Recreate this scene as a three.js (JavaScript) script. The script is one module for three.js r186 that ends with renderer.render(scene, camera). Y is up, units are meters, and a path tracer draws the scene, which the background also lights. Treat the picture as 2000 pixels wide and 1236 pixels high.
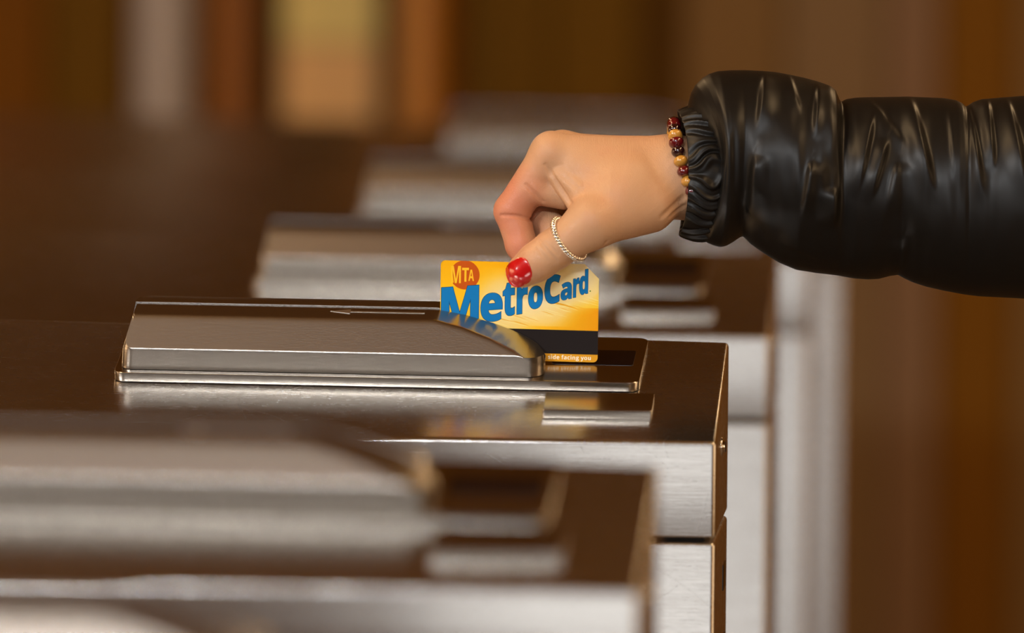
import * as THREE from 'three';
import { RoundedBoxGeometry } from 'three/addons/geometries/RoundedBoxGeometry.js';
import { mergeGeometries, mergeVertices, toCreasedNormals } from 'three/addons/utils/BufferGeometryUtils.js';
import { RectAreaLightUniformsLib } from 'three/addons/lights/RectAreaLightUniformsLib.js';
RectAreaLightUniformsLib.init();

// ------------------------------------------------------------------ camera, light, exposure
// world: x along the cabinets (0 = their entry end), y up (0 = floor), z towards the photographer (0 = front of the cabinet in use)
const LID = 0.98;                       // height of the front edge of a cabinet lid
const scene = new THREE.Scene();
scene.background = new THREE.Color(0x000000);
const camera = new THREE.PerspectiveCamera(2 * Math.atan(618 / 16986) * 180 / Math.PI, 2000 / 1236, 0.1, 60);
camera.position.set(0.18885, LID + 0.38172, 4.60428);
camera.rotation.order = 'YXZ';
camera.rotation.set(-0.06845, 0.064636, 0.00899);
camera.focus = 4.735;
camera.userData.fStop = camera.getFocalLength() / 62;   // 62 mm entrance pupil
scene.add(camera);
const renderer = new THREE.WebGLRenderer({ antialias: true });
renderer.toneMapping = THREE.LinearToneMapping;
renderer.toneMappingExposure = 1.66;
renderer.shadowMap.enabled = true;

// light levels (radiance of each lit face)
const WARM = new THREE.Color().setRGB(1.0, 0.66, 0.34), COOL = new THREE.Color().setRGB(0.96, 1.0, 1.03);
const L_STRIP = 7, L_TUBE = 80, L_SIDE = 110, L_DOOR = 0.72, L_BOX = 1.0;

// ------------------------------------------------------------------ helpers
function rng(seed) { let s = seed >>> 0; return () => { s = (s + 0x6D2B79F5) >>> 0; let t = s; t = Math.imul(t ^ (t >>> 15), t | 1); t ^= t + Math.imul(t ^ (t >>> 7), t | 61); return ((t ^ (t >>> 14)) >>> 0) / 4294967296; }; }
const used = new Map();
function numbered(n) { const c = used.get(n) || 0; used.set(n, c + 1); return c ? `${n}_${String(c).padStart(3, '0')}` : n; }
function shadow(o) { o.traverse((m) => { if (m.isMesh) { m.castShadow = true; m.receiveShadow = true; } }); return o; }
function thing(name, label, category, pos = [0, 0, 0], group) {
  const o = new THREE.Group(); o.name = numbered(name); o.position.set(...pos); o.userData = { label, category };
  if (group) o.userData.group = group;
  scene.add(o); return o;
}
function part(name, geo, mat, parent, label) { const m = new THREE.Mesh(geo, mat); m.name = name; if (label) m.userData.label = label; m.castShadow = m.receiveShadow = true; parent.add(m); return m; }
function struct(name, geo, mat, pos, label, category) { const m = new THREE.Mesh(geo, mat); m.name = name; m.userData = { kind: 'structure', label, category }; if (pos) m.position.set(...pos); m.castShadow = m.receiveShadow = true; scene.add(m); return m; }
function boxUV(geo) {                    // uv in metres, by the way each face points
  const g = geo.index ? geo.toNonIndexed() : geo, p = g.attributes.position, n = g.attributes.normal, uv = new Float32Array(p.count * 2);
  for (let i = 0; i < p.count; i += 3) {
    let nx = 0, ny = 0, nz = 0;
    const a = new THREE.Vector3().fromBufferAttribute(p, i), b = new THREE.Vector3().fromBufferAttribute(p, i + 1), c = new THREE.Vector3().fromBufferAttribute(p, i + 2);
    const f = b.clone().sub(a).cross(c.clone().sub(a)); nx = Math.abs(f.x); ny = Math.abs(f.y); nz = Math.abs(f.z);
    for (let k = 0; k < 3; k++) {
      const x = p.getX(i + k), y = p.getY(i + k), z = p.getZ(i + k);
      const [u, v] = nx > ny && nx > nz ? [y, z] : ny > nz ? [x, z] : [x, y];
      uv[(i + k) * 2] = u; uv[(i + k) * 2 + 1] = v;
    }
  }
  g.setAttribute('uv', new THREE.BufferAttribute(uv, 2)); return g;
}
const creased = (g, a) => { g.scale(1000, 1000, 1000); const o = toCreasedNormals(g, a); o.scale(0.001, 0.001, 0.001); return o; };   // compares corners to 0.01 of a unit, so work in millimetres
const rbox = (w, h, d, r, x = 0, y = 0, z = 0) => { const g = new RoundedBoxGeometry(w, h, d, 3, r); g.translate(x, y, z); return boxUV(g); };
const box = (w, h, d, x = 0, y = 0, z = 0) => { const g = new THREE.BoxGeometry(w, h, d); g.translate(x, y, z); return boxUV(g); };
function lerpTable(tab, x) {
  if (x <= tab[0][0]) return tab[0][1];
  for (let i = 1; i < tab.length; i++) if (x <= tab[i][0]) { const [a, b] = tab[i - 1], [c, d] = tab[i]; return b + (d - b) * (x - a) / (c - a); }
  return tab[tab.length - 1][1];
}
const clamp = (x, a, b) => Math.min(b, Math.max(a, x)), smooth = (x) => { x = clamp(x, 0, 1); return x * x * (3 - 2 * x); };
// value noise
function makeNoise(seed) {
  const r = rng(seed), T = new Float32Array(4096); for (let i = 0; i < 4096; i++) T[i] = r();
  const h = (x, y, z) => T[((x * 73856093) ^ (y * 19349663) ^ (z * 83492791)) & 4095];
  return (x, y = 0, z = 0) => {
    const X = Math.floor(x), Y = Math.floor(y), Z = Math.floor(z), a = smooth(x - X), b = smooth(y - Y), c = smooth(z - Z);
    const l = (p, q, t) => p + (q - p) * t;
    return l(l(l(h(X, Y, Z), h(X + 1, Y, Z), a), l(h(X, Y + 1, Z), h(X + 1, Y + 1, Z), a), b), l(l(h(X, Y, Z + 1), h(X + 1, Y, Z + 1), a), l(h(X, Y + 1, Z + 1), h(X + 1, Y + 1, Z + 1), a), b), c) * 2 - 1;
  };
}
const noise = makeNoise(7);
function dataTex(w, h, fn, srgb, rep) {
  const d = new Uint8Array(w * h * 4);
  for (let y = 0; y < h; y++) for (let x = 0; x < w; x++) { const c = fn(x, y); const i = (y * w + x) * 4; d[i] = c[0]; d[i + 1] = c[1]; d[i + 2] = c[2]; d[i + 3] = 255; }
  const t = new THREE.DataTexture(d, w, h); t.wrapS = t.wrapT = THREE.RepeatWrapping; t.magFilter = THREE.LinearFilter; t.minFilter = THREE.LinearMipmapLinearFilter; t.generateMipmaps = true;
  if (srgb) t.colorSpace = THREE.SRGBColorSpace;
  if (rep) t.repeat.set(...rep);
  t.needsUpdate = true; return t;
}
// ------------------------------------------------------------------ materials
// brushed steel: fine streaks along u plus a few curved scratches, as grey values
function brushed(seed, scratches) {
  const W = 1024, H = 1024, f = new Float32Array(W * H), r = rng(seed);
  for (let y = 0; y < H; y++) {
    let v = 0; const base = (r() - 0.5) * 0.35;
    for (let x = 0; x < W; x++) { v = v * 0.965 + (r() - 0.5) * 0.13; f[y * W + x] = 0.5 + base * 0.5 + v; }
  }
  for (let k = 0; k < scratches; k++) {
    let x = r() * W, y = r() * H, a = (r() - 0.5) * 1.6 + (r() < 0.15 ? 1.2 : 0), bend = (r() - 0.5) * 0.012; const len = 20 + r() * 170, dv = (r() - 0.5) * 0.9;
    for (let s = 0; s < len; s++) { x += Math.cos(a); y += Math.sin(a); a += bend; f[(((y | 0) + H * 4) % H) * W + (((x | 0) + W * 4) % W)] += dv; }
  }
  return f;
}
const brushF = brushed(11, 420), B8 = (v) => clamp(Math.round(v * 255), 0, 255);
const brushTex = dataTex(1024, 1024, (x, y) => { const v = B8(brushF[y * 1024 + x]); return [v, v, v]; }, false, [4, 4]);
const brushRough = dataTex(1024, 1024, (x, y) => { const v = B8(0.80 + (brushF[y * 1024 + x] - 0.5) * 0.3); return [v, v, v]; }, false, [4, 4]);
const grainTex = (() => { const r = rng(23), W = 512, f = new Float32Array(W * W); for (let i = 0; i < W * W; i++) f[i] = r();
  return dataTex(W, W, (x, y) => { let s = 0; for (let a = -1; a <= 1; a++) for (let b = -1; b <= 1; b++) s += f[((y + a + W) % W) * W + ((x + b + W) % W)]; const v = B8(0.5 + (s / 9 - 0.5) * 2); return [v, v, v]; }, false, [9, 9]); })();
const lin = (r, g, b) => new THREE.Color().setRGB(r, g, b);
const steel = new THREE.MeshStandardMaterial({ name: 'brushed_stainless', color: lin(0.54, 0.51, 0.475), metalness: 1, roughness: 0.31, roughnessMap: brushRough, bumpMap: brushTex, bumpScale: 0.00003 });
const castSteel = new THREE.MeshStandardMaterial({ name: 'cast_stainless', color: lin(0.40, 0.365, 0.325), metalness: 1, roughness: 0.26, bumpMap: grainTex, bumpScale: 0.00003 });
const platedSteel = new THREE.MeshStandardMaterial({ name: 'satin_plate', color: lin(0.44, 0.405, 0.365), metalness: 1, roughness: 0.20, bumpMap: brushTex, bumpScale: 0.00001 });
const chrome = new THREE.MeshStandardMaterial({ name: 'chrome', color: lin(0.75, 0.73, 0.70), metalness: 1, roughness: 0.12 });
const gasket = new THREE.MeshStandardMaterial({ name: 'rubber', color: lin(0.012, 0.010, 0.009), roughness: 0.8 });
const smoked = new THREE.MeshPhysicalMaterial({ name: 'smoked_plastic', color: lin(0.006, 0.003, 0.003), roughness: 0.15, specularIntensity: 0.5 });

// ------------------------------------------------------------------ the station hall
{
  const plaster = new THREE.MeshPhysicalMaterial({ specularIntensity: 0.1, color: lin(0.24, 0.098, 0.006), roughness: 0.85 });
  const ceilM = new THREE.MeshPhysicalMaterial({ specularIntensity: 0.1, color: lin(0.30, 0.134, 0.006), roughness: 0.9 });
  const tileM = new THREE.MeshStandardMaterial({ color: lin(0.74, 0.74, 0.73), roughness: 0.35 });
  const floorM = new THREE.MeshStandardMaterial({ color: lin(0.13, 0.09, 0.06), roughness: 0.55 });
  const X0 = -4, X1 = 4, Z0 = -4.0, Z1 = 7.6, H = 2.8, T = 0.15;
  struct('floor', box(X1 - X0, T, Z1 - Z0), floorM, [0, -T / 2, (Z0 + Z1) / 2], 'worn grey brown terrazzo floor', 'floor');
  struct('ceiling', box(X1 - X0, T, Z1 - Z0), ceilM, [0, H + T / 2, (Z0 + Z1) / 2], 'low brown painted station ceiling', 'ceiling');
  struct('wall_left', box(T, H, Z1 - Z0), plaster, [X0 - T / 2, H / 2, (Z0 + Z1) / 2], 'brown wall on the left of the hall', 'wall');
  struct('wall_right', box(T, H, Z1 - Z0), plaster, [X1 + T / 2, H / 2, (Z0 + Z1) / 2], 'brown wall on the right of the hall', 'wall');
  // front wall, behind the photographer: pale tiles below, brown above, and the glazed street doors
  const D = 2.4, DH = 1.6;
  struct('wall_front', mergeGeometries([box(X1 - X0, H - DH, T, 0, DH + (H - DH) / 2, 0), box(X1 - D, DH, T, (X1 + D) / 2, DH / 2, 0), box(X1 - D, DH, T, -(X1 + D) / 2, DH / 2, 0)]), plaster, [0, 0, Z1 + T / 2], 'brown wall behind the photographer', 'wall');
  // back wall: dark vertical panels of several browns
  const wb = struct('wall_back', box(X1 - X0, H, T), plaster, [0, H / 2, Z0 - T / 2], 'dark brown panelled wall behind the turnstiles', 'wall');
  const tones = { a: [0.13, 0.045, 0.003], b: [0.19, 0.055, 0.003], c: [0.11, 0.050, 0.004], d: [0.16, 0.085, 0.028], e: [0.17, 0.10, 0.045], f: [0.145, 0.056, 0.004], g: [0.065, 0.026, 0.002], h: [0.18, 0.10, 0.052] };
  const pm = Object.fromEntries(Object.entries(tones).map(([k, c]) => [k, new THREE.MeshPhysicalMaterial({ name: `panel_${k}`, specularIntensity: 0.1, color: lin(...c), roughness: 0.7 })]));
  const edges = [-1.6, -1.42, -1.25, -1.08, -0.95, -0.83, -0.755, -0.67, -0.60, -0.485, -0.42, -0.33, -0.245, -0.20, -0.10, 0.0, 0.055, 0.13, 0.22, 0.33, 0.46, 0.60, 0.76, 0.94];
  const seq = 'acabacgcgbccgdehfdcabca';
  for (let i = 0; i + 1 < edges.length; i++) part('panel', rbox(edges[i + 1] - edges[i] - 0.004, 2.5, 0.02, 0.003, (edges[i] + edges[i + 1]) / 2, -0.1, T / 2 + 0.01), pm[seq[i]], wb);
  // street doors: lit from outside through frosted glass
  const frost = new THREE.MeshStandardMaterial({ name: 'daylit_frosted_glass', color: lin(0.8, 0.8, 0.8), roughness: 0.6, emissive: COOL, emissiveIntensity: L_DOOR });
  const alum = new THREE.MeshStandardMaterial({ color: lin(0.5, 0.5, 0.5), metalness: 1, roughness: 0.4 });
  for (let k = 0; k < 4; k++) {
    const w = 2 * D / 4, x = -D + w * (k + 0.5);
    const d = new THREE.Group(); d.name = `door_${k + 1}`; d.position.set(x, 0, Z1 + 0.05); d.userData = { kind: 'structure', label: `frosted glass street door lit by daylight, number ${k + 1} from the left`, category: 'door' }; scene.add(d);
    part('door_frame', mergeGeometries([box(0.05, DH, 0.06, -w / 2 + 0.025, DH / 2, 0), box(0.05, DH, 0.06, w / 2 - 0.025, DH / 2, 0), box(w, 0.05, 0.06, 0, DH - 0.025, 0), box(w, 0.05, 0.06, 0, 0.025, 0)]), alum, d);
    part('lit_window_pane', box(w - 0.1, DH - 0.1, 0.01, 0, DH / 2, 0), frost, d);
    const l = new THREE.RectAreaLight(COOL, L_DOOR, w - 0.1, DH - 0.1); l.position.set(0, DH / 2, -0.01); l.rotation.y = 0; l.lookAt(0, DH / 2, 0); d.add(l);
    l.rotation.set(0, 0, 0);            // a RectAreaLight shines along its own -z, into the hall
  }
  // ceiling lamps
  const lampM = (c, s) => new THREE.MeshStandardMaterial({ name: 'lamp_diffuser', color: lin(0.8, 0.8, 0.8), roughness: 0.5, emissive: c, emissiveIntensity: s });
  const housing = new THREE.MeshStandardMaterial({ color: lin(0.35, 0.33, 0.3), roughness: 0.5 });
  function lamp(label, x, z, w, d, color, L) {
    const g = thing('ceiling_lamp', label, 'lamp', [x, H - 0.09, z], 'ceiling lamps');
    part('lamp_housing', rbox(w + 0.04, 0.06, d + 0.04, 0.01, 0, 0.06, 0), housing, g);
    part('lamp_diffuser', rbox(w, 0.03, d, 0.008, 0, 0.016, 0), lampM(color, L), g);
    const l = new THREE.RectAreaLight(color, L, w, d); l.position.set(0, -0.004, 0); l.rotation.x = -Math.PI / 2; g.add(l);
  }
  for (const z of [-2.7, 0.4, 3.0]) { lamp(`warm strip lamp on the left side of the ceiling, ${z < -1 ? 'nearest the back wall' : z < 1 ? 'above the turnstile in use' : 'nearest the doors'}`, z < -1 ? -1.7 : z > 2 ? -2.7 : -1.35, z, 0.22, z < -1 ? 1.0 : 1.8, WARM, L_STRIP); lamp(`warm strip lamp on the right side of the ceiling, ${z < -1 ? 'nearest the back wall' : z < 1 ? 'beside the turnstile in use' : 'nearest the doors'}`, z < -1 ? 1.2 : z > 2 ? 2.5 : 1.25, z, 0.22, z < -1 ? 1.0 : 1.8, WARM, L_STRIP); }
  // backlit advertising panels on the side walls
  for (const [sx, label] of [[-1, 'warm backlit advertising panel on the left wall'], [1, 'warm backlit advertising panel on the right wall']]) {
    const g = thing('light_box', label, 'light box', [sx * 3.95, 0.55, 0.2], 'light boxes'), w = 2.6, h = 1.1;
    part('box_frame', mergeGeometries([box(0.09, h + 0.08, w + 0.08, sx * 0.002, h / 2, 0)]), housing, g);
    part('lamp_panel', box(0.006, h, w, -sx * 0.047, h / 2, 0), lampM(WARM, L_BOX), g);
    const l = new THREE.RectAreaLight(WARM, L_BOX, w, h); l.position.set(-sx * 0.053, h / 2, 0); l.rotation.y = sx * Math.PI / 2; g.add(l);
  }
  // white tube lamp in a trough reflector, hung above and behind the photographer, aimed at the turnstiles
  function tubeLamp(label, pos, w, L) {
    const g = thing('tube_lamp', label, 'lamp', pos, 'hanging lamps'), h = 0.09;
    g.lookAt(-0.1, 1.06, 0);             // own +z towards the turnstiles
    part('trough', mergeGeometries([box(w + 0.04, 0.012, 0.09, 0, h / 2 + 0.008, -0.03), box(w + 0.04, 0.012, 0.09, 0, -h / 2 - 0.008, -0.03), box(w + 0.04, h + 0.02, 0.01, 0, 0, -0.075)]), housing, g);
    part('lamp_tube', new THREE.CylinderGeometry(0.019, 0.019, w, 20).rotateZ(Math.PI / 2).translate(0, 0, -0.035), lampM(COOL, 12), g);
    for (const x of [-0.4, 0.4]) { const rod = part('hanger', new THREE.CylinderGeometry(0.005, 0.005, 0.24, 10), housing, g); rod.position.set(x * w, 0.16, -0.07); }
    const l = new THREE.RectAreaLight(COOL, L, w, h); l.position.set(0, 0, 0.004); l.rotation.y = Math.PI; g.add(l);
  }
  tubeLamp('white tube lamp in a tilted trough hung above the photographer', [-0.35, 2.58, 3.9], 1.3, L_TUBE);
  tubeLamp('white tube lamp in a tilted trough hung to the left of the photographer', [-2.7, 2.5, 3.0], 1.3, L_SIDE);
}
// things in front of the back wall
{
  const post = thing('steel_post', 'grey round steel post in front of the brown panelled wall', 'post', [-0.686, 0, -3.70]);
  const greyM = new THREE.MeshStandardMaterial({ color: lin(0.32, 0.26, 0.22), roughness: 0.5, metalness: 0.2 });
  part('shaft', new THREE.CylinderGeometry(0.030, 0.030, 2.79, 32).translate(0, 1.395, 0), greyM, post);
  part('foot_flange', new THREE.CylinderGeometry(0.06, 0.065, 0.02, 32).translate(0, 0.01, 0), greyM, post);
  const rustM = new THREE.MeshStandardMaterial({ color: lin(0.26, 0.085, 0.003), roughness: 0.55 }), amberM = new THREE.MeshStandardMaterial({ color: lin(0.42, 0.16, 0.012), roughness: 0.5 });
  const post2 = (x, r, m, label) => { const p = thing('painted_post', label, 'post', [x, 0, -3.93]); part('shaft', new THREE.CylinderGeometry(r, r, 2.79, 32).translate(0, 1.395, 0), m, p); part('foot_collar', new THREE.CylinderGeometry(r * 1.15, r * 1.2, 0.03, 32).translate(0, 0.015, 0), m, p); };
  post2(-0.640, 0.027, rustM, 'rust orange post between the grey post and the yellow notice board');
  post2(-0.460, 0.024, amberM, 'amber orange post to the right of the yellow notice board');
  const nb = thing('notice_board', 'tall yellow notice board on the brown panelled wall', 'notice board', [-0.542, 0.92, -3.9]);
  part('board', rbox(0.102, 0.62, 0.02, 0.004, 0, 0.31, 0), new THREE.MeshStandardMaterial({ color: lin(0.05, 0.035, 0.012), roughness: 0.6 }), nb);
  const sheet = (h, y, c, w = 0.090) => part('sheet', box(w, h, 0.002, -0.001, y, 0.011), new THREE.MeshStandardMaterial({ color: lin(...c), roughness: 0.6 }), nb);
  sheet(0.075, 0.085, [0.62, 0.34, 0.11]); sheet(0.09, 0.17, [0.62, 0.46, 0.13]); sheet(0.07, 0.253, [0.56, 0.36, 0.13], 0.082); sheet(0.3, 0.44, [0.6, 0.42, 0.14]);
}

// ------------------------------------------------------------------ turnstiles
const TILT = 0.25763, LEN = 1.12, WID = 0.1618, LIDH = 0.0512, PITCH = 0.80;
// lid frame (x, up from the lid, towards the photographer) -> turnstile frame
const onLid = (g) => { g.rotateX(TILT); g.translate(0, LID, 0); return g; };
const READER_TURN = -0.020, RP = [-0.10, 0.10];
const onReader = (g) => { g.translate(-RP[0], 0, RP[1]); g.rotateY(READER_TURN); g.translate(RP[0], 0, -RP[1]); return onLid(g); };

function profileExtrude(pts, len, bevel) {           // pts: [depth, y] outline, drawn out along -x from 0
  const s = new THREE.Shape(); pts.forEach(([a, b], i) => (i ? s.lineTo(a, b) : s.moveTo(a, b))); s.closePath();
  const g = new THREE.ExtrudeGeometry(s, { depth: len - 2 * bevel, bevelEnabled: true, bevelThickness: bevel, bevelSize: bevel, bevelOffset: -bevel, bevelSegments: 3, steps: 1 });
  g.translate(0, 0, -(len - bevel)); g.rotateY(Math.PI / 2);
  return boxUV(creased(g, 0.55));
}
function roundCorners(pts, radii, n = 5) {
  const out = [];
  pts.forEach((p, i) => {
    const r = radii[i], a = pts[(i + pts.length - 1) % pts.length], b = pts[(i + 1) % pts.length];
    if (!r) return out.push(p);
    const ua = [a[0] - p[0], a[1] - p[1]], ub = [b[0] - p[0], b[1] - p[1]], la = Math.hypot(...ua), lb = Math.hypot(...ub);
    const c = clamp((ua[0] * ub[0] + ua[1] * ub[1]) / la / lb, -1, 1), d = r / Math.tan(Math.acos(c) / 2);
    const P = [p[0] + ua[0] / la * d, p[1] + ua[1] / la * d], Q = [p[0] + ub[0] / lb * d, p[1] + ub[1] / lb * d];
    for (let k = 0; k <= n; k++) { const t = k / n; out.push([(1 - t) ** 2 * P[0] + 2 * t * (1 - t) * p[0] + t * t * Q[0], (1 - t) ** 2 * P[1] + 2 * t * (1 - t) * p[1] + t * t * Q[1]]); }
  });
  return out;
}
// skin a grid of rings (each an array of Vector3, closed around) with end caps
function loft(rings, crease = 0.6, caps = true) {
  const m = rings[0].length, pos = [], idx = [];
  rings.forEach((r) => r.forEach((p) => pos.push(p.x, p.y, p.z)));
  for (let i = 0; i + 1 < rings.length; i++) for (let j = 0; j < m; j++) { const a = i * m + j, b = i * m + (j + 1) % m, c = a + m, d = b + m; idx.push(a, b, c, b, d, c); }
  if (caps) for (const [i, flip] of [[0, 1], [rings.length - 1, 0]]) {
    const r = rings[i], c = r.reduce((s, p) => s.add(p), new THREE.Vector3()).multiplyScalar(1 / m), k = pos.length / 3; pos.push(c.x, c.y, c.z);
    for (let j = 0; j < m; j++) { const a = i * m + j, b = i * m + (j + 1) % m; flip ? idx.push(a, k, b) : idx.push(a, b, k); }
  }
  const g = new THREE.BufferGeometry(); g.setAttribute('position', new THREE.Float32BufferAttribute(pos, 3)); g.setIndex(idx); g.computeVertexNormals();
  return creased(g, crease);
}
const PLATE = 0.0056;
const RAMP = [[-400, 60], [-160, 40], [-157, 35.0], [-151, 33.5], [-141.5, 31.8], [-126, 27.6], [-112.5, 22.8], [-106, 19.4], [-102, 16.8], [-99, 14.2], [-97, 12.5]];
const alongUV = (g) => { const p = g.attributes.position, uv = new Float32Array(p.count * 2); for (let i = 0; i < p.count; i++) { uv[i * 2] = p.getX(i); uv[i * 2 + 1] = p.getY(i) - p.getZ(i); } g.setAttribute('uv', new THREE.BufferAttribute(uv, 2)); return g; };
function readerFront() {                             // the hump in front of the card slot, cut down to a ramp at its entry end
  const topN = (t) => { // height of the uncut hump across its depth
    const slope = 18.3 + (t - 84.6) * 1.2, strip = 33.0 + (t - 96.8) * 0.09;
    let n = -Math.log(Math.exp(-slope / 0.5) + Math.exp(-strip / 0.5)) * 0.5;
    if (t < 84.6) { const q = clamp((84.6 - t) / 0.6, 0, 1); n -= 0.5 * q * q * q; }
    return n;
  };
  const xs = []; for (let x = -327; x < -165; x += x < -320 ? 0.6 : x < -316 ? 1.5 : 12) xs.push(x); for (let x = -165; x < -112; x += 0.75) xs.push(x); for (let x = -112; x <= -96.6; x += 0.5) xs.push(x);
  const rings = xs.map((x) => {
    const e = clamp((x + 106) / 9.6, 0, 1), round = Math.sqrt(Math.max(0, 1 - e * e));
    const el = clamp((-321 - x) / 6, 0, 1), roundL = Math.sqrt(Math.max(0, 1 - el * el));
    const back = (n) => 107.6 + 0.155 * (n - 6), F = 84 + (1 - round) * 9 + (1 - roundL) * 5, cutB = (1 - round) * 11;
    const c = lerpTable(RAMP, x), pts = [];
    const cap = (t) => { const n0 = topN(t), n1 = c + 0.12 * (t - 110); return Math.max(9 , -Math.log(Math.exp(-n0 / 0.45) + Math.exp(-n1 / 0.45)) * 0.45); };
    pts.push([F, PLATE * 1000 + 0.3]);
    pts.push([F, 6.6]); pts.push([F, 16.4]); pts.push([F, 16.9]); 
    const OFF = [0, 0.05, 0.1, 0.17, 0.24, 0.32, 0.4, 0.5, 0.6, 0.75], N = 44, tb = back(30) - cutB; const t0 = F, t1 = Math.max(t0 + 1.5, tb);
    for (let k = 0; k <= N; k++) { const w = k < 10 ? OFF[k] / 27.3 : 0.75 / 27.3 + (k - 9) / (N - 9) * (1 - 0.75 / 27.3); const t = t0 + (t1 - t0) * w; let n = cap(t); if (k === N) n -= 0.9; else if (k === N - 1) n -= 0.1; pts.push([t + (k >= N - 1 ? 0.155 * (n - 30) * (1 - e) : 0), n]); }
    pts.push([back(PLATE * 1000) - cutB, PLATE * 1000 + 0.3]);
    return pts.map(([t, n]) => { const lean = 6.5 * Math.max(0, (n - 14) / 22) * smooth((-300 - x) / 27); return new THREE.Vector3((x + lean) / 1000, n / 1000, -t / 1000); });
  });
  return alongUV(loft(rings, 0.5));
}
function readerBack() {
  const rings = [], xs = []; for (let x = -328; x <= -103; x += x < -318 || x > -162 ? 1.2 : 20) xs.push(x);
  for (const x of xs) {
    const e = Math.max(clamp((-320 - x) / 8, 0, 1), clamp((x + 112) / 9, 0, 1)), r = Math.sqrt(1 - Math.min(0.97, e * e)), H = Math.min(34.6, lerpTable(RAMP, x) - 0.3);
    const pts = [[109.4, PLATE * 1000 + 0.3], [113.8, H - 0.35], [113.9, H - 0.1], [114.15, H], [124 - (1 - r) * 6, H], [126.6 - (1 - r) * 8, H - 0.8], [127.8 - (1 - r) * 8, H - 3], [129 - (1 - r) * 8, PLATE * 1000 + 0.3]];
    rings.push(pts.map(([t, n]) => { const lean = 6.5 * Math.max(0, (n - 14) / 22) * smooth((-300 - x) / 27); return new THREE.Vector3((x + lean) / 1000, n / 1000, -t / 1000); }));
  }
  return alongUV(loft(rings, 0.5));
}
function platePrism(x0, x1, t0, t1, n0, n1, rad, bevel) {
  const s = new THREE.Shape(roundCorners([[x0, t0], [x1, t0], [x1, t1], [x0, t1]], [rad, rad, rad, rad], 8).map((p) => new THREE.Vector2(...p)));
  const g = new THREE.ExtrudeGeometry(s, { depth: n1 - n0 - bevel, bevelEnabled: true, bevelThickness: bevel, bevelSize: bevel, bevelOffset: -bevel, bevelSegments: 3, steps: 1 });
  g.rotateX(-Math.PI / 2); g.translate(0, n0, 0);     // (x, t, n) -> (x, n, -t)
  return boxUV(creased(g, 0.5));
}
const G = {};
function splay(g) {                                  // the cabinets are a little deeper towards their far end
  const p = g.attributes.position; for (let i = 0; i < p.count; i++) if (p.getZ(i) < -0.1) { const d = -0.056 * p.getX(i); p.setZ(i, p.getZ(i) - d); if (p.getY(i) > LID) p.setY(i, p.getY(i) + d * Math.tan(TILT)); }
}
{
  const rise = Math.tan(TILT) * WID, low = -LIDH;
  const g = profileExtrude(roundCorners([[0, low], [WID, low], [WID, rise], [0, 0]], [0.001, 0.002, 0.004, 0.0030]), LEN, 0.0022); g.translate(0, LID, 0); splay(g); G.lid = g;
  const seam = 0.0026, top = LID - LIDH - seam;
  const cb = profileExtrude(roundCorners([[0, 0.04], [WID, 0.04], [WID, top], [0, top]], [0.001, 0.002, 0.002, 0.0022]), LEN, 0.0022); splay(cb); G.body = cb;
  G.gasket = box(LEN - 0.012, seam + 0.004, WID - 0.014, -LEN / 2, LID - LIDH - seam / 2, -WID / 2);
  G.plinth = rbox(LEN - 0.03, 0.045, WID - 0.03, 0.003, -LEN / 2, 0.0225, -WID / 2);
  G.plate = onReader(platePrism(-0.3305, -0.0445, 0.0790, 0.1545, 0.0007, PLATE, 0.0065, 0.0004));
  G.plateGasket = onReader(platePrism(-0.3285, -0.0465, 0.0815, 0.1525, -0.0004, 0.0009, 0.005, 0.0002));
  G.front = onReader(readerFront()); G.back = onReader(readerBack());
  G.sensor = onReader(platePrism(-0.094, -0.0497, 0.1075, 0.1320, PLATE - 0.002, PLATE + 0.0003, 0.0015, 0.0002));
  G.pad = onLid(platePrism(-0.0945, -0.0358, 0.0352, 0.0645, 0, 0.0046, 0.0012, 0.0005));
  // engraved arrow on the strip beside the slot
  const strip = (x0, x1, t0, t1, n) => { const h = 0.0002, q = [[x0, t0], [x1, t0], [x1, t1], [x0, t1]]; const s = new THREE.Shape(q.map((p) => new THREE.Vector2(...p))); const e = new THREE.ExtrudeGeometry(s, { depth: h, bevelEnabled: false }); e.rotateX(-Math.PI / 2); return e; };
  const head = (() => { const s = new THREE.Shape([[-0.2145, 0], [-0.2035, -0.0028], [-0.2035, 0.0028]].map((p) => new THREE.Vector2(...p))); const e = new THREE.ExtrudeGeometry(s, { depth: 0.0002, bevelEnabled: false }); e.rotateX(-Math.PI / 2); return e; })();
  const ar = mergeGeometries([strip(-0.2035, -0.1630, -0.0006, 0.0006), head]); ar.rotateX(Math.atan(0.09)); ar.translate(0, 0.0330 + (0.1060 - 0.0968) * 0.09 + 0.00005, -0.1060); G.arrow = onReader(boxUV(ar));
  // the entry end: lock, display window, slot
  const lock = new THREE.LatheGeometry([[0, 0.0042], [0.0042, 0.0042], [0.0052, 0.0034], [0.0056, 0.002], [0.0078, 0.0018], [0.0082, 0.0006], [0.0082, 0]].map((p) => new THREE.Vector2(...p)), 32); lock.rotateZ(-Math.PI / 2); G.lock = lock;
  G.key = box(0.0006, 0.0055, 0.0012, 0.0043, 0, 0);
}
const arrowM = new THREE.MeshStandardMaterial({ name: 'bright_engraving', color: lin(0.72, 0.68, 0.62), metalness: 1, roughness: 0.35 });
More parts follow.
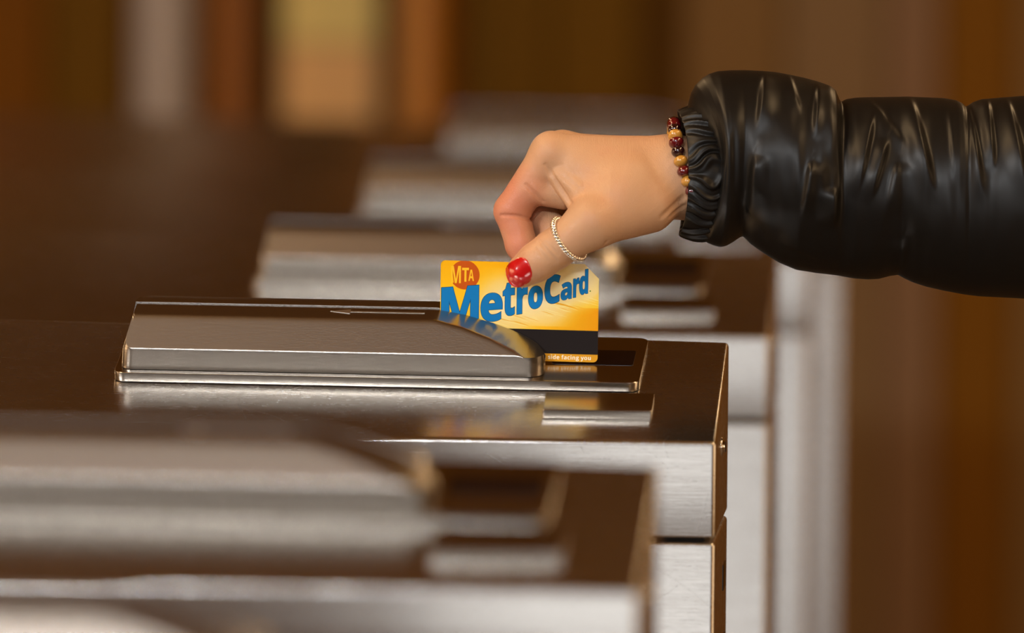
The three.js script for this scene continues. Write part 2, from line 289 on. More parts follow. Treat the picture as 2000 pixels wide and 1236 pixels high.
function turnstile(label, k) {
  const t = thing('turnstile', label, 'turnstile', [0, 0, -k * PITCH], 'row of steel turnstiles');
  part('plinth', G.plinth, gasket, t);
  const body = part('cabinet', G.body, steel, t);
  part('seam_gasket', G.gasket, gasket, t);
  const lid = part('lid', G.lid, steel, t);
  const lk = part('lock', G.lock, chrome, lid, 'chrome cylinder lock on the lid end'); lk.position.set(0, LID - 0.0085, -0.074); lk.scale.set(0.5, 0.62, 0.62);
  part('keyhole', G.key, gasket, lid).position.set(-0.0021, LID - 0.0085, -0.074);
  const win = part('display_window', rbox(0.004, 0.014, 0.03, 0.0004, -0.0014, LID - 0.083, -0.122), smoked, body, 'dark display window on the cabinet end');
  part('display_window', rbox(0.004, 0.02, 0.045, 0.0004, -0.0014, LID - 0.125, -0.112), smoked, body, 'dark display window on the cabinet end');
  const plate = part('reader_plate', G.plate, platedSteel, t, 'flat steel base plate of the card reader');
  part('plate_gasket', G.plateGasket, gasket, plate);
  const front = part('card_reader', G.front, castSteel, t, 'cast steel card reader hump with ramped entry');
  part('arrow', G.arrow, arrowM, front, 'engraved arrow beside the card slot');
  part('reader_back', G.back, castSteel, t, 'rail behind the card slot');
  part('sensor_window', G.sensor, smoked, plate, 'dark sensor window in the base plate');
  part('button_plate', G.pad, platedSteel, t, 'small raised rectangular steel plate');
  return t;
}
turnstile('sharp steel turnstile with the yellow card in its reader', 0);
turnstile('blurred steel turnstile in front of the one with the card', -1);
turnstile('foremost steel turnstile, mostly below the bottom edge of the picture', -2);
turnstile('blurred steel turnstile directly behind the one with the card', 1);
turnstile('second steel turnstile behind the one with the card', 2);
turnstile('rearmost steel turnstile, farthest from the card', 3);

// ------------------------------------------------------------------ the card
{
  const W = 1526, Hc = 962, cv = document.createElement('canvas'); cv.width = W; cv.height = Hc; const c = cv.getContext('2d');
  const lg = (x0, y0, x1, y1, stops) => { const g = c.createLinearGradient(x0, y0, x1, y1); stops.forEach(([o, s]) => g.addColorStop(o, s)); return g; };
  const rg = (x, y, r, stops) => { const g = c.createRadialGradient(x, y, 0, x, y, r); stops.forEach(([o, s]) => g.addColorStop(o, s)); return g; };
  c.fillStyle = '#f7b900'; c.fillRect(0, 0, W, Hc);
  c.fillStyle = lg(0, 0, 0, 420, [[0, '#f7b600'], [1, '#fbca23']]); c.fillRect(0, 0, W, 652);
  c.fillStyle = lg(500, 600, 1526, 700, [[0, 'rgba(255,210,60,0.3)'], [1, 'rgba(240,160,0,1)']]); c.fillRect(400, 430, W, 222);
  c.fillStyle = rg(640, 420, 430, [[0, 'rgba(253,244,214,0.95)'], [0.55, 'rgba(252,232,170,0.65)'], [1, 'rgba(250,205,70,0)']]); c.fillRect(150, 60, 1100, 600);
  c.fillStyle = rg(1330, 130, 380, [[0, 'rgba(255,248,222,1)'], [0.6, 'rgba(253,236,180,0.75)'], [1, 'rgba(250,205,70,0)']]); c.fillRect(900, 0, 626, 520);
  c.fillStyle = rg(1000, 330, 420, [[0, 'rgba(255,246,218,0.9)'], [0.6, 'rgba(253,236,180,0.6)'], [1, 'rgba(250,205,70,0)']]); c.fillRect(500, 0, 1026, 620);
  // pale streaks fanning down from the right
  const r = rng(5);
  for (let k = 0; k < 40; k++) {
    const x = 560 + r() * 960, y = 600 - (x - 560) * 0.26 + (r() - 0.45) * 120, l = 60 + r() * 190, h = 6 + r() * 12;
    c.save(); c.translate(x, y); c.rotate(0.2 + r() * 0.12); c.fillStyle = r() < 0.7 ? 'rgba(255,238,160,0.55)' : 'rgba(240,165,10,0.5)';
    c.beginPath(); c.moveTo(-l / 2, 0); c.quadraticCurveTo(0, -h, l / 2, 0); c.quadraticCurveTo(0, h * 0.5, -l / 2, 0); c.fill(); c.restore();
  }
  // roundel
  c.save(); c.beginPath(); c.arc(233, 138, 143, 0, Math.PI * 2); c.closePath(); c.clip();
  c.fillStyle = '#c4560a'; c.beginPath(); c.moveTo(82, 40); c.lineTo(240, -20); c.lineTo(400, -20); c.lineTo(400, 300); c.lineTo(150, 300); c.lineTo(92, 226); c.lineTo(128, 216); c.lineTo(104, 62); c.closePath(); c.fill(); c.restore();
  const glyph = (ch, x0, y0, x1, y1, skew, fill, stroke, lw, font = 'bold 400px sans-serif') => {
    if (stroke) { x0 += lw * 0.8; x1 -= lw * 0.8; y0 += lw * 0.8; y1 -= lw * 0.8; }
    c.save(); c.font = font; const m = c.measureText(ch); const l = -m.actualBoundingBoxLeft, rr = m.actualBoundingBoxRight, up = m.actualBoundingBoxAscent, dn = m.actualBoundingBoxDescent;
    const sh = skew * (x1 - x0), sx = (x1 - x0) / (rr - l), sy = (y1 - y0 - Math.abs(sh)) / (up + dn);
    c.translate(x0, y1); c.transform(1, skew, 0, 1, 0, skew > 0 ? -sh : 0); c.scale(sx, sy); c.translate(-l, -dn);
    if (stroke) { c.lineJoin = 'miter'; c.miterLimit = 3; c.lineWidth = 2.6 * lw / Math.sqrt(sx * sy); c.strokeStyle = stroke; c.strokeText(ch, 0, 0); c.lineWidth = 1.6 * lw / Math.sqrt(sx * sy); c.strokeStyle = fill; c.strokeText(ch, 0, 0); }
    c.fillStyle = fill; c.fillText(ch, 0, 0); c.restore();
  };
  glyph('M', 98, 50, 196, 222, -0.02, '#fbc628'); glyph('T', 206, 66, 272, 205, -0.02, '#fbc628'); glyph('A', 268, 84, 322, 196, -0.02, '#fbc628');
  const blue = '#0a7cc6', edge = '#123c5a';
  glyph('M', 4, 232, 374, 640, -0.10, blue, edge, 8);
  glyph('e', 390, 296, 606, 600, -0.10, blue, edge, 8);
  glyph('t', 600, 196, 722, 535, -0.14, blue, edge, 8);
  glyph('r', 738, 228, 845, 508, -0.18, blue, edge, 8);
  glyph('o', 848, 216, 992, 462, -0.18, blue, edge, 8);
  glyph('C', 1002, 100, 1156, 410, -0.20, blue, edge, 8);
  glyph('a', 1158, 172, 1266, 366, -0.22, blue, edge, 5);
  glyph('r', 1278, 134, 1340, 330, -0.22, blue, edge, 5);
  glyph('d', 1336, 46, 1424, 306, -0.22, blue, edge, 5);
  c.fillStyle = '#5f8a2a'; c.beginPath(); c.arc(1444, 262, 7, 0, 7); c.fill();
  c.fillStyle = '#1d1717'; c.fillRect(0, 652, W, 236);
  c.fillStyle = '#dd9f22'; c.fillRect(0, 886, W, Hc - 886);
  c.fillStyle = '#fff6e2'; c.font = 'bold 58px sans-serif'; c.textBaseline = 'alphabetic';
  const txt = 'side facing you', tw = c.measureText(txt).width; c.save(); c.translate(1045, 940); c.scale(420 / tw, 1); c.fillText(txt, 0, 0);
  c.font = 'bold 58px sans-serif'; const pre = 'Insert this way / This '; c.fillText(pre, -c.measureText(pre).width, 0); c.restore();
  const tex = new THREE.CanvasTexture(cv); tex.colorSpace = THREE.SRGBColorSpace; tex.anisotropy = 8;
  const w = 0.0862, h = 0.054, rr = 0.0026, nt = 0.0079;
  const s = new THREE.Shape(); s.moveTo(-w + rr, 0); s.lineTo(-rr, 0); s.absarc(-rr, rr, rr, -Math.PI / 2, 0); s.lineTo(0, h - nt); s.lineTo(-nt, h); s.lineTo(-w + rr, h); s.absarc(-w + rr, h - rr, rr, Math.PI / 2, Math.PI); s.lineTo(-w, rr); s.absarc(-w + rr, rr, rr, Math.PI, Math.PI * 1.5);
  const g = new THREE.ExtrudeGeometry(s, { depth: 0.0003, bevelEnabled: false, curveSegments: 10 }), p = g.attributes.position, uv = g.attributes.uv;
  for (let i = 0; i < p.count; i++) uv.setXY(i, (p.getX(i) + w) / w, p.getY(i) / h);
  g.translate(0, 0, -0.00015);
  const m = new THREE.Mesh(g, new THREE.MeshPhysicalMaterial({ name: 'printed_card', map: tex, roughness: 0.42, specularIntensity: 0.5 })); m.name = 'transit_card'; m.castShadow = m.receiveShadow = true;
  m.userData = { label: 'yellow transit fare card with blue lettering and black stripe', category: 'card' };
  m.position.set(-0.0690, LID + 0.0339, -0.1028); m.rotation.set(0.105, READER_TURN * 0.7, -0.0125); scene.add(m);   // stands in the slot, leaning a little towards the photographer
}

// ------------------------------------------------------------------ the person: hand and sleeve
// own frame in millimetres: X towards the elbow, Y up, Z towards the photographer; 0 = above the finger bend
const arm = thing('person', 'hand with red thumbnail in a black puffer sleeve holding the yellow card', 'person', [-0.1303, LID + 0.16653, -0.0965]);
arm.rotation.order = 'YXZ'; arm.rotation.set(-0.06845, 0.064636, 0.00899);
const V = (x, y, z) => new THREE.Vector3(x, y, z);
const PALM = [
  [95.4, -27.4, -18, 18, 35.2, -19.4, -10, 11], [95.4, -26.5, -35, 17, 40.5, -18.6, -30, 11], [95.4, -28.2, -48, 15, 43.1, -21.6, -49, 10.5], [95.4, -32.3, -56, 14, 48.1, -28.2, -64, 9.5],
  [87.1, -46.4, -5, 16.5, 57.2, -57.2, 10, 13.1], [76, -35.5, -4, 17, 50, -30.5, -7, 11.5], [68, -43.5, 2, 14, 53, -43, 0.5, 8],
  [105, -32.5, -20, 22, 180, -36, -25, 24], [105, -32.5, -34, 21, 180, -36, -30, 24],
];
const FINGERS = {
  thumb: [[57.2, -57.2, 10, 13.1], [35.9, -72.0, 11, 10.6], [27.5, -78, 10.6, 10.2], [19.8, -83.2, 9.4, 8.9]],
  index: [[35.2, -19.2, -10, 11], [13.9, -50.4, -14, 9.6], [18.9, -68.8, -11, 8.4], [25.7, -82.0, -8.8, 7.6]],
  middle: [[40.5, -18.6, -30, 11], [27.4, -49.8, -33, 9.5], [36.5, -61.5, -19, 8.6], [44, -70, -10.5, 7.6]],
  ring: [[43.1, -21.6, -49, 10.5], [33.2, -49.8, -53, 9], [43.1, -60.5, -43, 8], [49.8, -62.0, -33, 7.4]],
  little: [[48.1, -28.2, -64, 9.5], [40.5, -49.8, -67, 8], [47.3, -58.7, -60, 7.2], [53.1, -60.4, -51, 6.6]],
};
function capsule(x, y, z, c) {            // distance to a tapered capsule [x0,y0,z0,r0,x1,y1,z1,r1]
  const dx = c[4] - c[0], dy = c[5] - c[1], dz = c[6] - c[2], px = x - c[0], py = y - c[1], pz = z - c[2];
  const h = clamp((px * dx + py * dy + pz * dz) / (dx * dx + dy * dy + dz * dz), 0, 1), ax = px - dx * h, ay = py - dy * h, az = pz - dz * h;
  return Math.sqrt(ax * ax + ay * ay + az * az) - (c[3] + (c[7] - c[3]) * h);
}
// web of skin between thumb and index, and the flesh of the finger's inner side
const FOLDS = [[33.5, -26.5, -5, 3.6, 46.5, -47, 0.5, 3.2], [26, -38.5, -10, 8.4, 42, -42.5, -11, 7.2], [40, -31, -1, 4, 50, -39, 3, 5]];
const smin = (a, b, k) => { const h = Math.max(0, k - Math.abs(a - b)) / k; return Math.min(a, b) - h * h * k * 0.25; };
const CHAINS = Object.values(FINGERS).map((f) => f.slice(1).map((b, i) => [...f[i], ...b]));
// skin creases: [points..., depth, width]
const CREASES = [
  { p: [[8, -52.7], [15.5, -53], [24, -55], [28.9, -50]], d: 2.1, w: 0.6 },
  { p: [[21.5, -36.3], [25, -40], [30.5, -45.4]], d: 2.2, w: 0.7 },
  { p: [[32.2, -25.6], [36, -31.5], [41, -39.5], [46, -47]], d: 2.2, w: 0.8 },
  { p: [[38.8, -29.5], [44, -34], [49.6, -38.8]], d: 1.0, w: 1.1 },
  { p: [[29, -67], [31.5, -70.5], [35, -74.5], [38, -78]], d: 1.1, w: 0.6 },
  { p: [[32.5, -67.5], [35.5, -71], [38.5, -74]], d: 0.9, w: 0.6 },
  { p: [[27.5, -70.5], [30, -74], [33, -78]], d: 0.45, w: 0.6 },
  { p: [[66, -66], [64, -69]], d: 0.6, w: 0.8 },
  { p: [[95.5, -53.4], [100, -49.5], [107, -43]], d: 1.6, w: 1.2 },
  { p: [[99.5, -53.6], [104, -50], [108, -47.5]], d: 1.2, w: 1.0 },
];
let creasesReady = false;
// bony and fleshy swellings: [x, y, z, radius, height]
const SWELL = [[57, -52, 22, 9, 0.9], [35, -9, -6, 8, 0.6], [43, -8, -30, 8, 0.8], [12, -46, -8, 7, 0.5], [78, -40, 14, 14, 0.8], [60, -20, -8, 10, -0.6], [70, -14, -22, 9, -0.5]];
function handD(x, y, z, detail = true) {
  let palm = 1e9; for (const c of PALM) palm = smin(palm, capsule(x, y, z, c), 8);
  let d = 1e9;
  for (let f = 0; f < CHAINS.length; f++) { let q = 1e9; for (const c of CHAINS[f]) q = smin(q, capsule(x, y, z, c), f ? 2.2 : 3.5); d = Math.min(d, smin(palm, q, f ? 4.5 : 6)); }
  for (const c of FOLDS) d = smin(d, capsule(x, y, z, c), 2.4);
  if (detail && creasesReady && Math.abs(d) < 4) {
    for (const c of CREASES) {
      if (x < c.lo[0] || x > c.hi[0] || y < c.lo[1] || y > c.hi[1] || z < c.lo[2] || z > c.hi[2]) continue;
      let m = 1e9, f = 1; for (const s of c.seg) { const q = capsule(x, y, z, s); if (q < m) { m = q; f = s[8]; } } d += c.d * f * Math.exp(-(m / c.w) * (m / c.w) * 0.5);
    }
    for (const s of SWELL) { const q = ((x - s[0]) ** 2 + (y - s[1]) ** 2 + (z - s[2]) ** 2) / (s[3] * s[3]); if (q < 6) d -= s[4] * Math.exp(-q); }
  }
  return d;
}
for (const c of CREASES) {                // lay each crease on the skin that faces the photographer
  const P = []; for (let i = 0; i + 1 < c.p.length; i++) for (let k = 0; k < 6; k++) P.push([0, 1].map((q) => c.p[i][q] + (c.p[i + 1][q] - c.p[i][q]) * k / 6)); P.push(c.p[c.p.length - 1].slice());
  for (const q of P) { let z = 40; for (let k = 0; k < 90; k++) { const d = handD(q[0], q[1], z, false); if (d < 0.02 || z < -40) break; z -= d * 0.7; } q[2] = z; }
  c.seg = P.slice(1).map((b, i) => { const f = (t) => Math.sin(Math.PI * clamp(t, 0.06, 0.94)) ** 0.5; return [...P[i], 0, ...b, 0, f((i + 0.5) / (P.length - 1))]; });
  c.lo = [0, 1, 2].map((k) => Math.min(...P.map((q) => q[k])) - 4); c.hi = [0, 1, 2].map((k) => Math.max(...P.map((q) => q[k])) + 4);
}
creasesReady = true;
function surfaceNets(lo, hi, cell, f) {
  const n = [0, 1, 2].map((k) => Math.ceil((hi[k] - lo[k]) / cell) + 1), [nx, ny, nz] = n, F = new Float32Array(nx * ny * nz);
  const at = (i, j, k) => i + nx * (j + ny * k);
  // coarse skip: where a block is far from the surface, its value is enough
  const B = 4;
  for (let k = 0; k < nz; k += B) for (let j = 0; j < ny; j += B) for (let i = 0; i < nx; i += B) {
    const c = f(lo[0] + (i + 1.5) * cell, lo[1] + (j + 1.5) * cell, lo[2] + (k + 1.5) * cell), far = Math.abs(c) > cell * 5.5;
    for (let kk = k; kk < Math.min(nz, k + B); kk++) for (let jj = j; jj < Math.min(ny, j + B); jj++) for (let ii = i; ii < Math.min(nx, i + B); ii++) F[at(ii, jj, kk)] = far ? c : f(lo[0] + ii * cell, lo[1] + jj * cell, lo[2] + kk * cell);
  }
  const id = new Int32Array(nx * ny * nz).fill(-1), pos = [], idx = [];
  const E = [[0, 1], [2, 3], [4, 5], [6, 7], [0, 2], [1, 3], [4, 6], [5, 7], [0, 4], [1, 5], [2, 6], [3, 7]];
  for (let k = 0; k < nz - 1; k++) for (let j = 0; j < ny - 1; j++) for (let i = 0; i < nx - 1; i++) {
    const v = []; let s = 0; for (let q = 0; q < 8; q++) { v[q] = F[at(i + (q & 1), j + ((q >> 1) & 1), k + (q >> 2))]; if (v[q] < 0) s++; }
    if (s === 0 || s === 8) continue;
    let X = 0, Y = 0, Z = 0, m = 0;
    for (const [a, b] of E) if ((v[a] < 0) !== (v[b] < 0)) { const t = v[a] / (v[a] - v[b]); X += (a & 1) + t * ((b & 1) - (a & 1)); Y += ((a >> 1) & 1) + t * (((b >> 1) & 1) - ((a >> 1) & 1)); Z += (a >> 2) + t * ((b >> 2) - (a >> 2)); m++; }
    id[at(i, j, k)] = pos.length / 3; pos.push(lo[0] + (i + X / m) * cell, lo[1] + (j + Y / m) * cell, lo[2] + (k + Z / m) * cell);
  }
  const quad = (a, b, c, d, flip) => { if (a < 0 || b < 0 || c < 0 || d < 0) return; flip ? idx.push(a, c, b, a, d, c) : idx.push(a, b, c, a, c, d); };
  for (let k = 1; k < nz - 1; k++) for (let j = 1; j < ny - 1; j++) for (let i = 1; i < nx - 1; i++) {
    const a = F[at(i, j, k)] < 0;
    if (a !== F[at(i + 1, j, k)] < 0) quad(id[at(i, j - 1, k - 1)], id[at(i, j, k - 1)], id[at(i, j, k)], id[at(i, j - 1, k)], !a);
    if (a !== F[at(i, j + 1, k)] < 0) quad(id[at(i - 1, j, k - 1)], id[at(i - 1, j, k)], id[at(i, j, k)], id[at(i, j, k - 1)], !a);
    if (a !== F[at(i, j, k + 1)] < 0) quad(id[at(i - 1, j - 1, k)], id[at(i, j - 1, k)], id[at(i, j, k)], id[at(i - 1, j, k)], !a);
  }
  return { pos, idx };
}
const grad = (f, x, y, z, e = 0.35) => V(f(x + e, y, z) - f(x - e, y, z), f(x, y + e, z) - f(x, y - e, z), f(x, y, z + e) - f(x, y, z - e)).normalize();
const MM = 0.001;
{
  const { pos, idx } = surfaceNets([0, -98, -80], [150, 2, 30], 0.6, handD);
  const N = pos.length / 3, P = new Float32Array(N * 3), Nn = new Float32Array(N * 3), C = new Float32Array(N * 3), U = new Float32Array(N * 2);
  const base = lin(0.55, 0.31, 0.168), red = lin(0.55, 0.205, 0.115), pale = lin(0.57, 0.34, 0.20), col = new THREE.Color();
  for (let i = 0; i < N; i++) {
    let x = pos[i * 3], y = pos[i * 3 + 1], z = pos[i * 3 + 2];
    const g = grad(handD, x, y, z), d = handD(x, y, z); x -= g.x * d * 0.9; y -= g.y * d * 0.9; z -= g.z * d * 0.9;
    P[i * 3] = x * MM; P[i * 3 + 1] = y * MM; P[i * 3 + 2] = z * MM; Nn[i * 3] = g.x; Nn[i * 3 + 1] = g.y; Nn[i * 3 + 2] = g.z;
    // blood shows through on the fingers, knuckles and thumb web; mottled
    const fing = smooth((42 - x) / 30) * smooth((-14 - y) / 26) * (z < 3 ? 1 : 0.35), n1 = noise(x * 0.11, y * 0.11, z * 0.11), n2 = noise(x * 0.5 + 9, y * 0.5, z * 0.5);
    col.copy(base).lerp(red, clamp(fing * 1.0 + n1 * 0.14 + n2 * 0.05, 0, 1)).lerp(pale, clamp(n1 * -0.4, 0, 0.5));
    C[i * 3] = col.r; C[i * 3 + 1] = col.g; C[i * 3 + 2] = col.b; U[i * 2] = x * MM; U[i * 2 + 1] = (y + z * 0.7) * MM;
  }
  const g = new THREE.BufferGeometry(); g.setAttribute('position', new THREE.BufferAttribute(P, 3)); g.setAttribute('normal', new THREE.BufferAttribute(Nn, 3)); g.setAttribute('color', new THREE.BufferAttribute(C, 3)); g.setAttribute('uv', new THREE.BufferAttribute(U, 2)); g.setIndex(idx);
  const skinBump = (() => { const W = 512, r = rng(31), pts = []; for (let i = 0; i < 900; i++) pts.push([r() * W, r() * W]); const cell = 32, grid = Array.from({ length: 256 }, () => []); pts.forEach((q) => grid[((q[1] / cell) | 0) * 16 + ((q[0] / cell) | 0)].push(q));
    return dataTex(W, W, (x, y) => { let a = 1e9, b = 1e9; const gx = (x / cell) | 0, gy = (y / cell) | 0; for (let j = -1; j <= 1; j++) for (let i = -1; i <= 1; i++) for (const q of grid[((gy + j + 16) % 16) * 16 + ((gx + i + 16) % 16)]) { let dx = Math.abs(q[0] - x), dy = Math.abs(q[1] - y); dx = Math.min(dx, W - dx); dy = Math.min(dy, W - dy); const d = Math.hypot(dx, dy); if (d < a) { b = a; a = d; } else if (d < b) b = d; } const v = B8(clamp((b - a) / 9, 0, 1)); return [v, v, v]; }, false, [60, 60]); })();
  const skin = new THREE.MeshPhysicalMaterial({ name: 'skin', vertexColors: true, roughness: 0.37, specularIntensity: 0.85, bumpMap: skinBump, bumpScale: 0.00008, sheen: 0.15, sheenColor: lin(0.8, 0.4, 0.25), sheenRoughness: 0.6 });
  part('hand', g, skin, arm, 'bare hand pinching the card between thumb and index finger');

  // thumbnail, laid on the thumb along its last bone
  const c0 = V(18.2, -84.6, 9.8), ax = V(-0.93, -0.36, -0.06).normalize(), nn = V(-0.10, 0.16, 1).normalize(), bx = new THREE.Vector3().crossVectors(nn, ax).normalize(), ny = new THREE.Vector3().crossVectors(ax, bx).normalize();
  const rings = [], na = 28;
  const surf = (a, b) => { const o = c0.clone().addScaledVector(ax, a).addScaledVector(bx, b); let t = 22; for (let k = 0; k < 60; k++) { const d = handD(o.x + ny.x * t, o.y + ny.y * t, o.z + ny.z * t, false); t -= d * 0.8; if (Math.abs(d) < 0.01 || t < -10) break; } return o.addScaledVector(ny, Math.max(t, 2.0)); };
  const Q = 12, pos2 = [], idx2 = []; const prof = [[0, 0.75], [0.25, 0.74], [0.5, 0.71], [0.7, 0.66], [0.84, 0.58], [0.93, 0.45], [0.98, 0.25], [1, 0.0], [0.99, -0.5]];
  prof.forEach(([rad, h]) => { for (let k = 0; k < na; k++) { const th = k / na * Math.PI * 2, ct = Math.cos(th), st = Math.sin(th), e = 2.7, s = Math.pow(Math.abs(ct) ** e + Math.abs(st) ** e, -1 / e); const a = 7.3 * rad * s * ct, b = 7.5 * rad * s * st; const q = surf(a, b * 0.98).addScaledVector(ny, h); pos2.push(q.x * MM, q.y * MM, q.z * MM); } });
  for (let i = 0; i + 1 < prof.length; i++) for (let k = 0; k < na; k++) { const a = i * na + k, b = i * na + (k + 1) % na; idx2.push(a, a + na, b, b, a + na, b + na); }
  let ng = new THREE.BufferGeometry(); ng.setAttribute('position', new THREE.Float32BufferAttribute(pos2, 3)); ng.setIndex(idx2); ng = mergeVertices(ng, 1e-6); ng.computeVertexNormals();
  part('thumbnail', ng, new THREE.MeshPhysicalMaterial({ name: 'red_varnish', color: lin(0.50, 0.004, 0.006), roughness: 0.25, clearcoat: 1, clearcoatRoughness: 0.04, side: THREE.DoubleSide }), arm, 'thumbnail with glossy red varnish');
}
// ring: three silver strands twisted around the thumb
{
  const c = V(44.6, -65.6, 10.6), tip = V(-0.82, -0.57, 0.02).normalize(), z = V(0, 0, 1), up = new THREE.Vector3().crossVectors(tip, z).normalize();
  const q = z.clone().multiplyScalar(0.90).addScaledVector(tip, 0.44).normalize(), ringN = new THREE.Vector3().crossVectors(up, q).normalize();
  const silver = new THREE.MeshStandardMaterial({ name: 'silver', color: lin(0.80, 0.77, 0.73), metalness: 1, roughness: 0.16 });
  const o = thing('thumb_ring', 'twisted silver rope ring on the thumb', 'ring', arm.position.toArray()); o.rotation.copy(arm.rotation);
  const R = 12.55;
  for (let s = 0; s < 2; s++) {
    const pts = []; const n = 360; for (let k = 0; k < n; k++) { const a = k / n * Math.PI * 2, w = a * 21 + s * Math.PI, rad = R + 0.82 * Math.cos(w); pts.push(c.clone().addScaledVector(up, rad * Math.cos(a)).addScaledVector(q, rad * Math.sin(a)).addScaledVector(ringN, 0.82 * Math.sin(w)).multiplyScalar(MM)); }
    part('strand', new THREE.TubeGeometry(new THREE.CatmullRomCurve3(pts, true), 700, 0.00095, 8, true), silver, o);
  }
}
// bracelet of beads around the wrist
{
  const o = thing('bead_bracelet', 'bracelet of dark red and amber glass beads at the jacket cuff', 'bracelet', arm.position.toArray()); o.rotation.copy(arm.rotation);
  const beadM = [new THREE.MeshPhysicalMaterial({ name: 'garnet', color: lin(0.10, 0.004, 0.006), roughness: 0.12, clearcoat: 1, clearcoatRoughness: 0.05 }), new THREE.MeshPhysicalMaterial({ name: 'amber_bead', color: lin(0.50, 0.24, 0.035), roughness: 0.25, clearcoat: 0.8, clearcoatRoughness: 0.1 }), new THREE.MeshPhysicalMaterial({ name: 'black_cherry', color: lin(0.018, 0.003, 0.004), roughness: 0.12, clearcoat: 1, clearcoatRoughness: 0.05 })];
  const names = ['dark red bead', 'amber bead', 'almost black bead'];
  const geo = new THREE.SphereGeometry(1, 24, 16);
  const pt = (a) => V(102.2 + Math.min(14, 5.4 * (1 - Math.cos(a)) ** 2), -30.5 + 28.0 * Math.cos(a), -27 + 30.8 * Math.sin(a));
  const seq = [1, 0, 2, 0, 0, 2, 1, 0, 2, 1, 0, 1, 0, 1, 2, 0, 0, 1, 2, 0, 1, 2, 0, 1, 0, 2, 1, 0, 2, 1, 0, 2, 1], n = 33;
  // even spacing along the loop
  const fine = []; let L = 0, last = null; for (let k = 0; k <= 720; k++) { const p = pt(k / 720 * Math.PI * 2 - 0.5); if (last) L += p.distanceTo(last); fine.push([L, p]); last = p; }
  const place = (s) => { let i = 1; while (i < 720 && fine[i][0] < s) i++; const [a, p] = fine[i - 1], [b, q] = fine[i]; return p.clone().lerp(q, (s - a) / (b - a)); };
  for (let k = 0; k < n; k++) {
    const s = (k + 0.5) / n * L, p = place(s), d = place(Math.min(L, s + 0.5)).sub(place(Math.max(0, s - 0.5))).normalize(), m = part('bead', geo, beadM[seq[k]], o, names[seq[k]]);
    m.position.copy(p).multiplyScalar(MM); m.quaternion.setFromUnitVectors(V(0, 1, 0), d); const f = 1 + noise(k * 3.7) * 0.08; m.scale.set(3.95 * f * MM, L / n * 0.54 * MM, 3.95 * f * MM);
  }
}
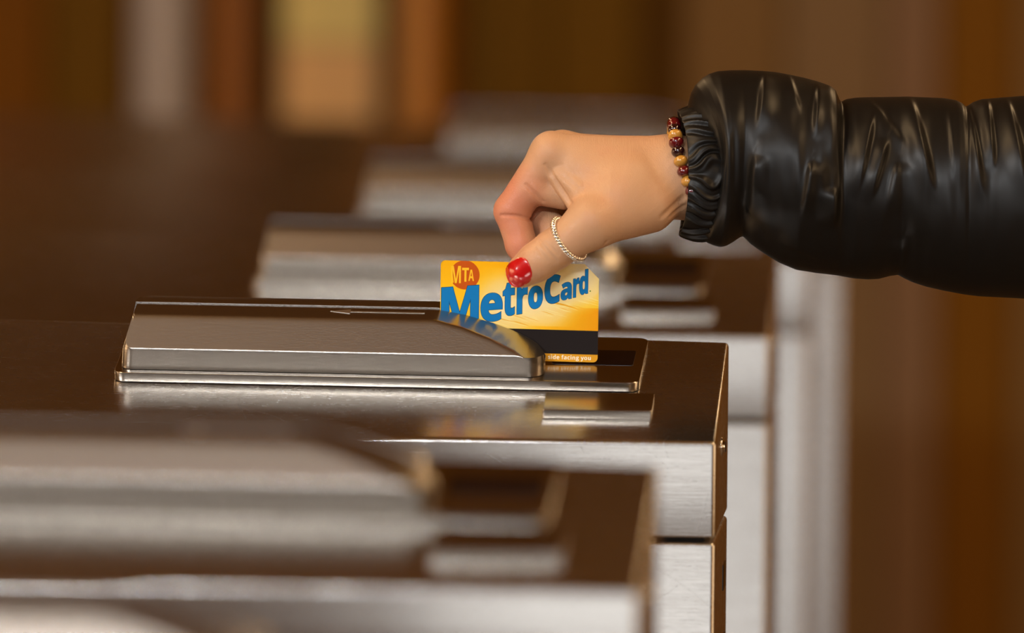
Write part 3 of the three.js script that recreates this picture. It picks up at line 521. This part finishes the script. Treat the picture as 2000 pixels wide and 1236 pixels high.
// jacket sleeve
{
  const TOP = [[109.2, 3], [110.2, 9], [111.4, 13.9], [114, 18.5], [117.7, 22.2], [121.5, 24.6], [126, 26], [133, 26.6], [141.3, 26.6], [150, 26.2], [157.9, 25.5], [166, 24], [174.5, 22.2], [181, 20.4], [187, 18.2], [190.2, 15.6], [192.2, 10.4], [193.6, 9.4], [196, 10.8], [201, 11.6], [207.8, 11.9], [229.9, 12.2], [249.3, 11.4], [256, 10.2], [259.2, 8.6], [260.9, 6.4], [263, 7.6], [265.5, 9.3], [270.1, 10.8], [279.8, 11.6], [290.9, 12.5], [318.6, 14.4], [374, 16.6], [457, 18]];
  const BOT = [[109.2, -56], [110.5, -62], [112, -64.6], [117.7, -67.6], [122, -69], [126, -69.8], [130, -69.2], [134.3, -67], [137.5, -64.8], [139.6, -64], [141.4, -65.4], [144, -68.1], [152.4, -74], [160, -78.6], [169, -82.3], [180, -84], [191.1, -85.3], [200, -86.9], [207.8, -87.5], [214, -87.2], [220, -85.6], [224.4, -85], [228, -87], [232.7, -89.2], [240, -91.5], [249.3, -93.6], [260, -95.6], [268.7, -96.7], [290.9, -97.8], [318.6, -100.3], [374, -103.9], [457, -106.6]];
  // pleats: start, end (x, y), height, width, steep side
  const F = [[152, 26, 147, -10, 3.0, 4.2, -1], [145.6, -20, 142, -54, 2.4, 4, -1], [181, 20, 178, -14, 3.4, 4.2, -1], [176, -24, 171, -54, 2.6, 4, -1], [164, 25, 170, 0, 1.8, 3, 1],
    [192, 22, 189, -28, 3.4, 5, 1], [188.8, -38, 188, -62, 2.8, 4, 1], [210, 4, 199, -46, 2.4, 4.5, 1], [217, -12, 206, -48, 1.8, 4, 1], [206, 12, 229, -20, 1.5, 4, 1], [229, 14, 243, -48, 3.2, 5, 1], [223, -24, 216, -56, 1.6, 5, -1],
    [260, 16, 268, -48, 3.6, 5, 1], [251, 8, 254, -40, 1.4, 4, -1], [272, 14, 274, -32, 3.0, 3.4, 1], [282, 14, 293, -46, 3.0, 4.5, 1], [138, -44, 158, -66, 1.2, 4, -1], [158, -66, 194, -82, 1.0, 4, -1], [226, -66, 225, -92, 2.0, 5, 1], [310, 14, 318, -60, 3, 5, 1], [345, 14, 340, -60, 3, 5, 1], [380, 14, 390, -60, 3, 5, 1]];
  const seg = (x, y, s) => { const dx = s[2] - s[0], dy = s[3] - s[1], h = clamp(((x - s[0]) * dx + (y - s[1]) * dy) / (dx * dx + dy * dy), 0, 1); const right = dx * (y - s[1]) - dy * (x - s[0]) > 0 ? 1 : -1; return [Math.hypot(x - s[0] - dx * h, y - s[1] - dy * h) / (s[5] * (right === s[6] ? 0.42 : 1.5)), h]; };   // pleats: steep on one side
  const build = (xs, na, fn) => { const pos = [], uv = [], idx = []; xs.forEach((x, i) => { for (let k = 0; k < na; k++) { const p = fn(x, k / na * Math.PI * 2); pos.push(p.x * MM, p.y * MM, p.z * MM); uv.push(x * MM, k / na * 0.3); } }); for (let i = 0; i + 1 < xs.length; i++) for (let k = 0; k < na; k++) { const a = i * na + k, b = i * na + (k + 1) % na; idx.push(a, a + na, b, b, a + na, b + na); } const g = new THREE.BufferGeometry(); g.setAttribute('position', new THREE.Float32BufferAttribute(pos, 3)); g.setAttribute('uv', new THREE.Float32BufferAttribute(uv, 2)); g.setIndex(idx); g.computeVertexNormals(); return g; };
  const nylon = new THREE.MeshPhysicalMaterial({ name: 'black_nylon', color: lin(0.006, 0.005, 0.004), roughness: 0.40, specularIntensity: 0.52, ior: 1.5, side: THREE.DoubleSide });
  const xs = []; for (let x = 109.2; x <= 300; x += x < 118 ? 0.6 : 0.9) xs.push(x); for (let x = 302; x <= 457; x += 3) xs.push(x);
  const sleeve = build(xs, 260, (x, a) => {
    const t = lerpTable(TOP, x), b = lerpTable(BOT, x), cy = (t + b) / 2, ry = (t - b) / 2, rz = ry * 0.86 + 2, end = x > 440 ? Math.sqrt(Math.max(0.0004, 1 - ((x - 440) / 17.2) ** 2)) : 1;
    const ca = Math.cos(a), sa = Math.sin(a); let y = cy + ry * ca, z = -28 + rz * sa, d = 0;
    for (const s of F) { const [m, h] = seg(x, y, s); if (m < 3) d += 1.4 * s[4] * Math.exp(-m * m) * Math.abs(sa) * smooth(h / 0.3 + 0.25) * smooth((1 - h) / 0.5); }
    d += noise(x * 0.06, y * 0.03, sa * 2) * 1.2 * Math.abs(sa) + noise(x * 0.22, y * 0.06, sa * 3 + 5) * 0.5 * Math.abs(sa);
    d *= smooth((x - 112) / 12);
    const st = smooth((150 - x) / 40) * (ca > 0 ? 15 * (1 - ca * ca) : 15 - 11 * ca * ca);
    return V(x + st * (x < 113 ? 1 : Math.pow(clamp((150 - x) / 37, 0, 1), 1.5)), cy + (ry * ca + d * ca) * end, -28 + (rz * sa + d * sa) * end);
  });
  const sl = part('jacket_sleeve', sleeve, nylon, arm, 'puffy black satin jacket sleeve with folds');
  // gathered elastic cuff
  const cs = []; for (let k = 0; k <= 60; k++) cs.push(k / 60);
  const cuff = build(cs, 360, (u, a) => {
    const ca = Math.cos(a), sa = Math.sin(a), x0 = 109.3 - 5.2 * Math.pow(Math.max(0, ca), 3) - 4.2 * Math.pow(Math.max(0, -ca), 3) - 1.5 * Math.max(0, -sa), x1 = 130;
    const lip = u < 0.16 ? 1 - u / 0.16 : 0, w = u < 0.16 ? 0 : (u - 0.16) / 0.84, x = x0 + (x1 - x0) * w + 5 * lip * lip;   // turned-in hem first, then outwards
    const roll = u < 0.16 ? -2.6 * (0.15 + lip) : -2.6 * Math.exp(-w * 11) * 0.15;
    const puff = 2.4 * Math.sin(Math.PI * Math.min(1, w * 1.05)) , gz = noise(a * 2.2, w * 1.5, 3), gath = (Math.sin(a * 31 + gz * 5 + w * 2.0 * noise(a * 3, 1)) * 0.95 + Math.sin(a * 57 + w * 3 + gz * 9) * 0.45) * (0.35 + 0.65 * Math.sin(Math.PI * clamp(w * 0.95 + 0.05, 0, 1)));
    const ry = 34.2 + puff + roll + gath, rz = 35.2 + puff + roll + gath;
    return V(x, -29.5 + ry * ca, -27.5 + rz * sa);
  });
  part('cuff', cuff, nylon, sl, 'gathered elastic cuff of the sleeve');
}
shadow(scene);
renderer.render(scene, camera);
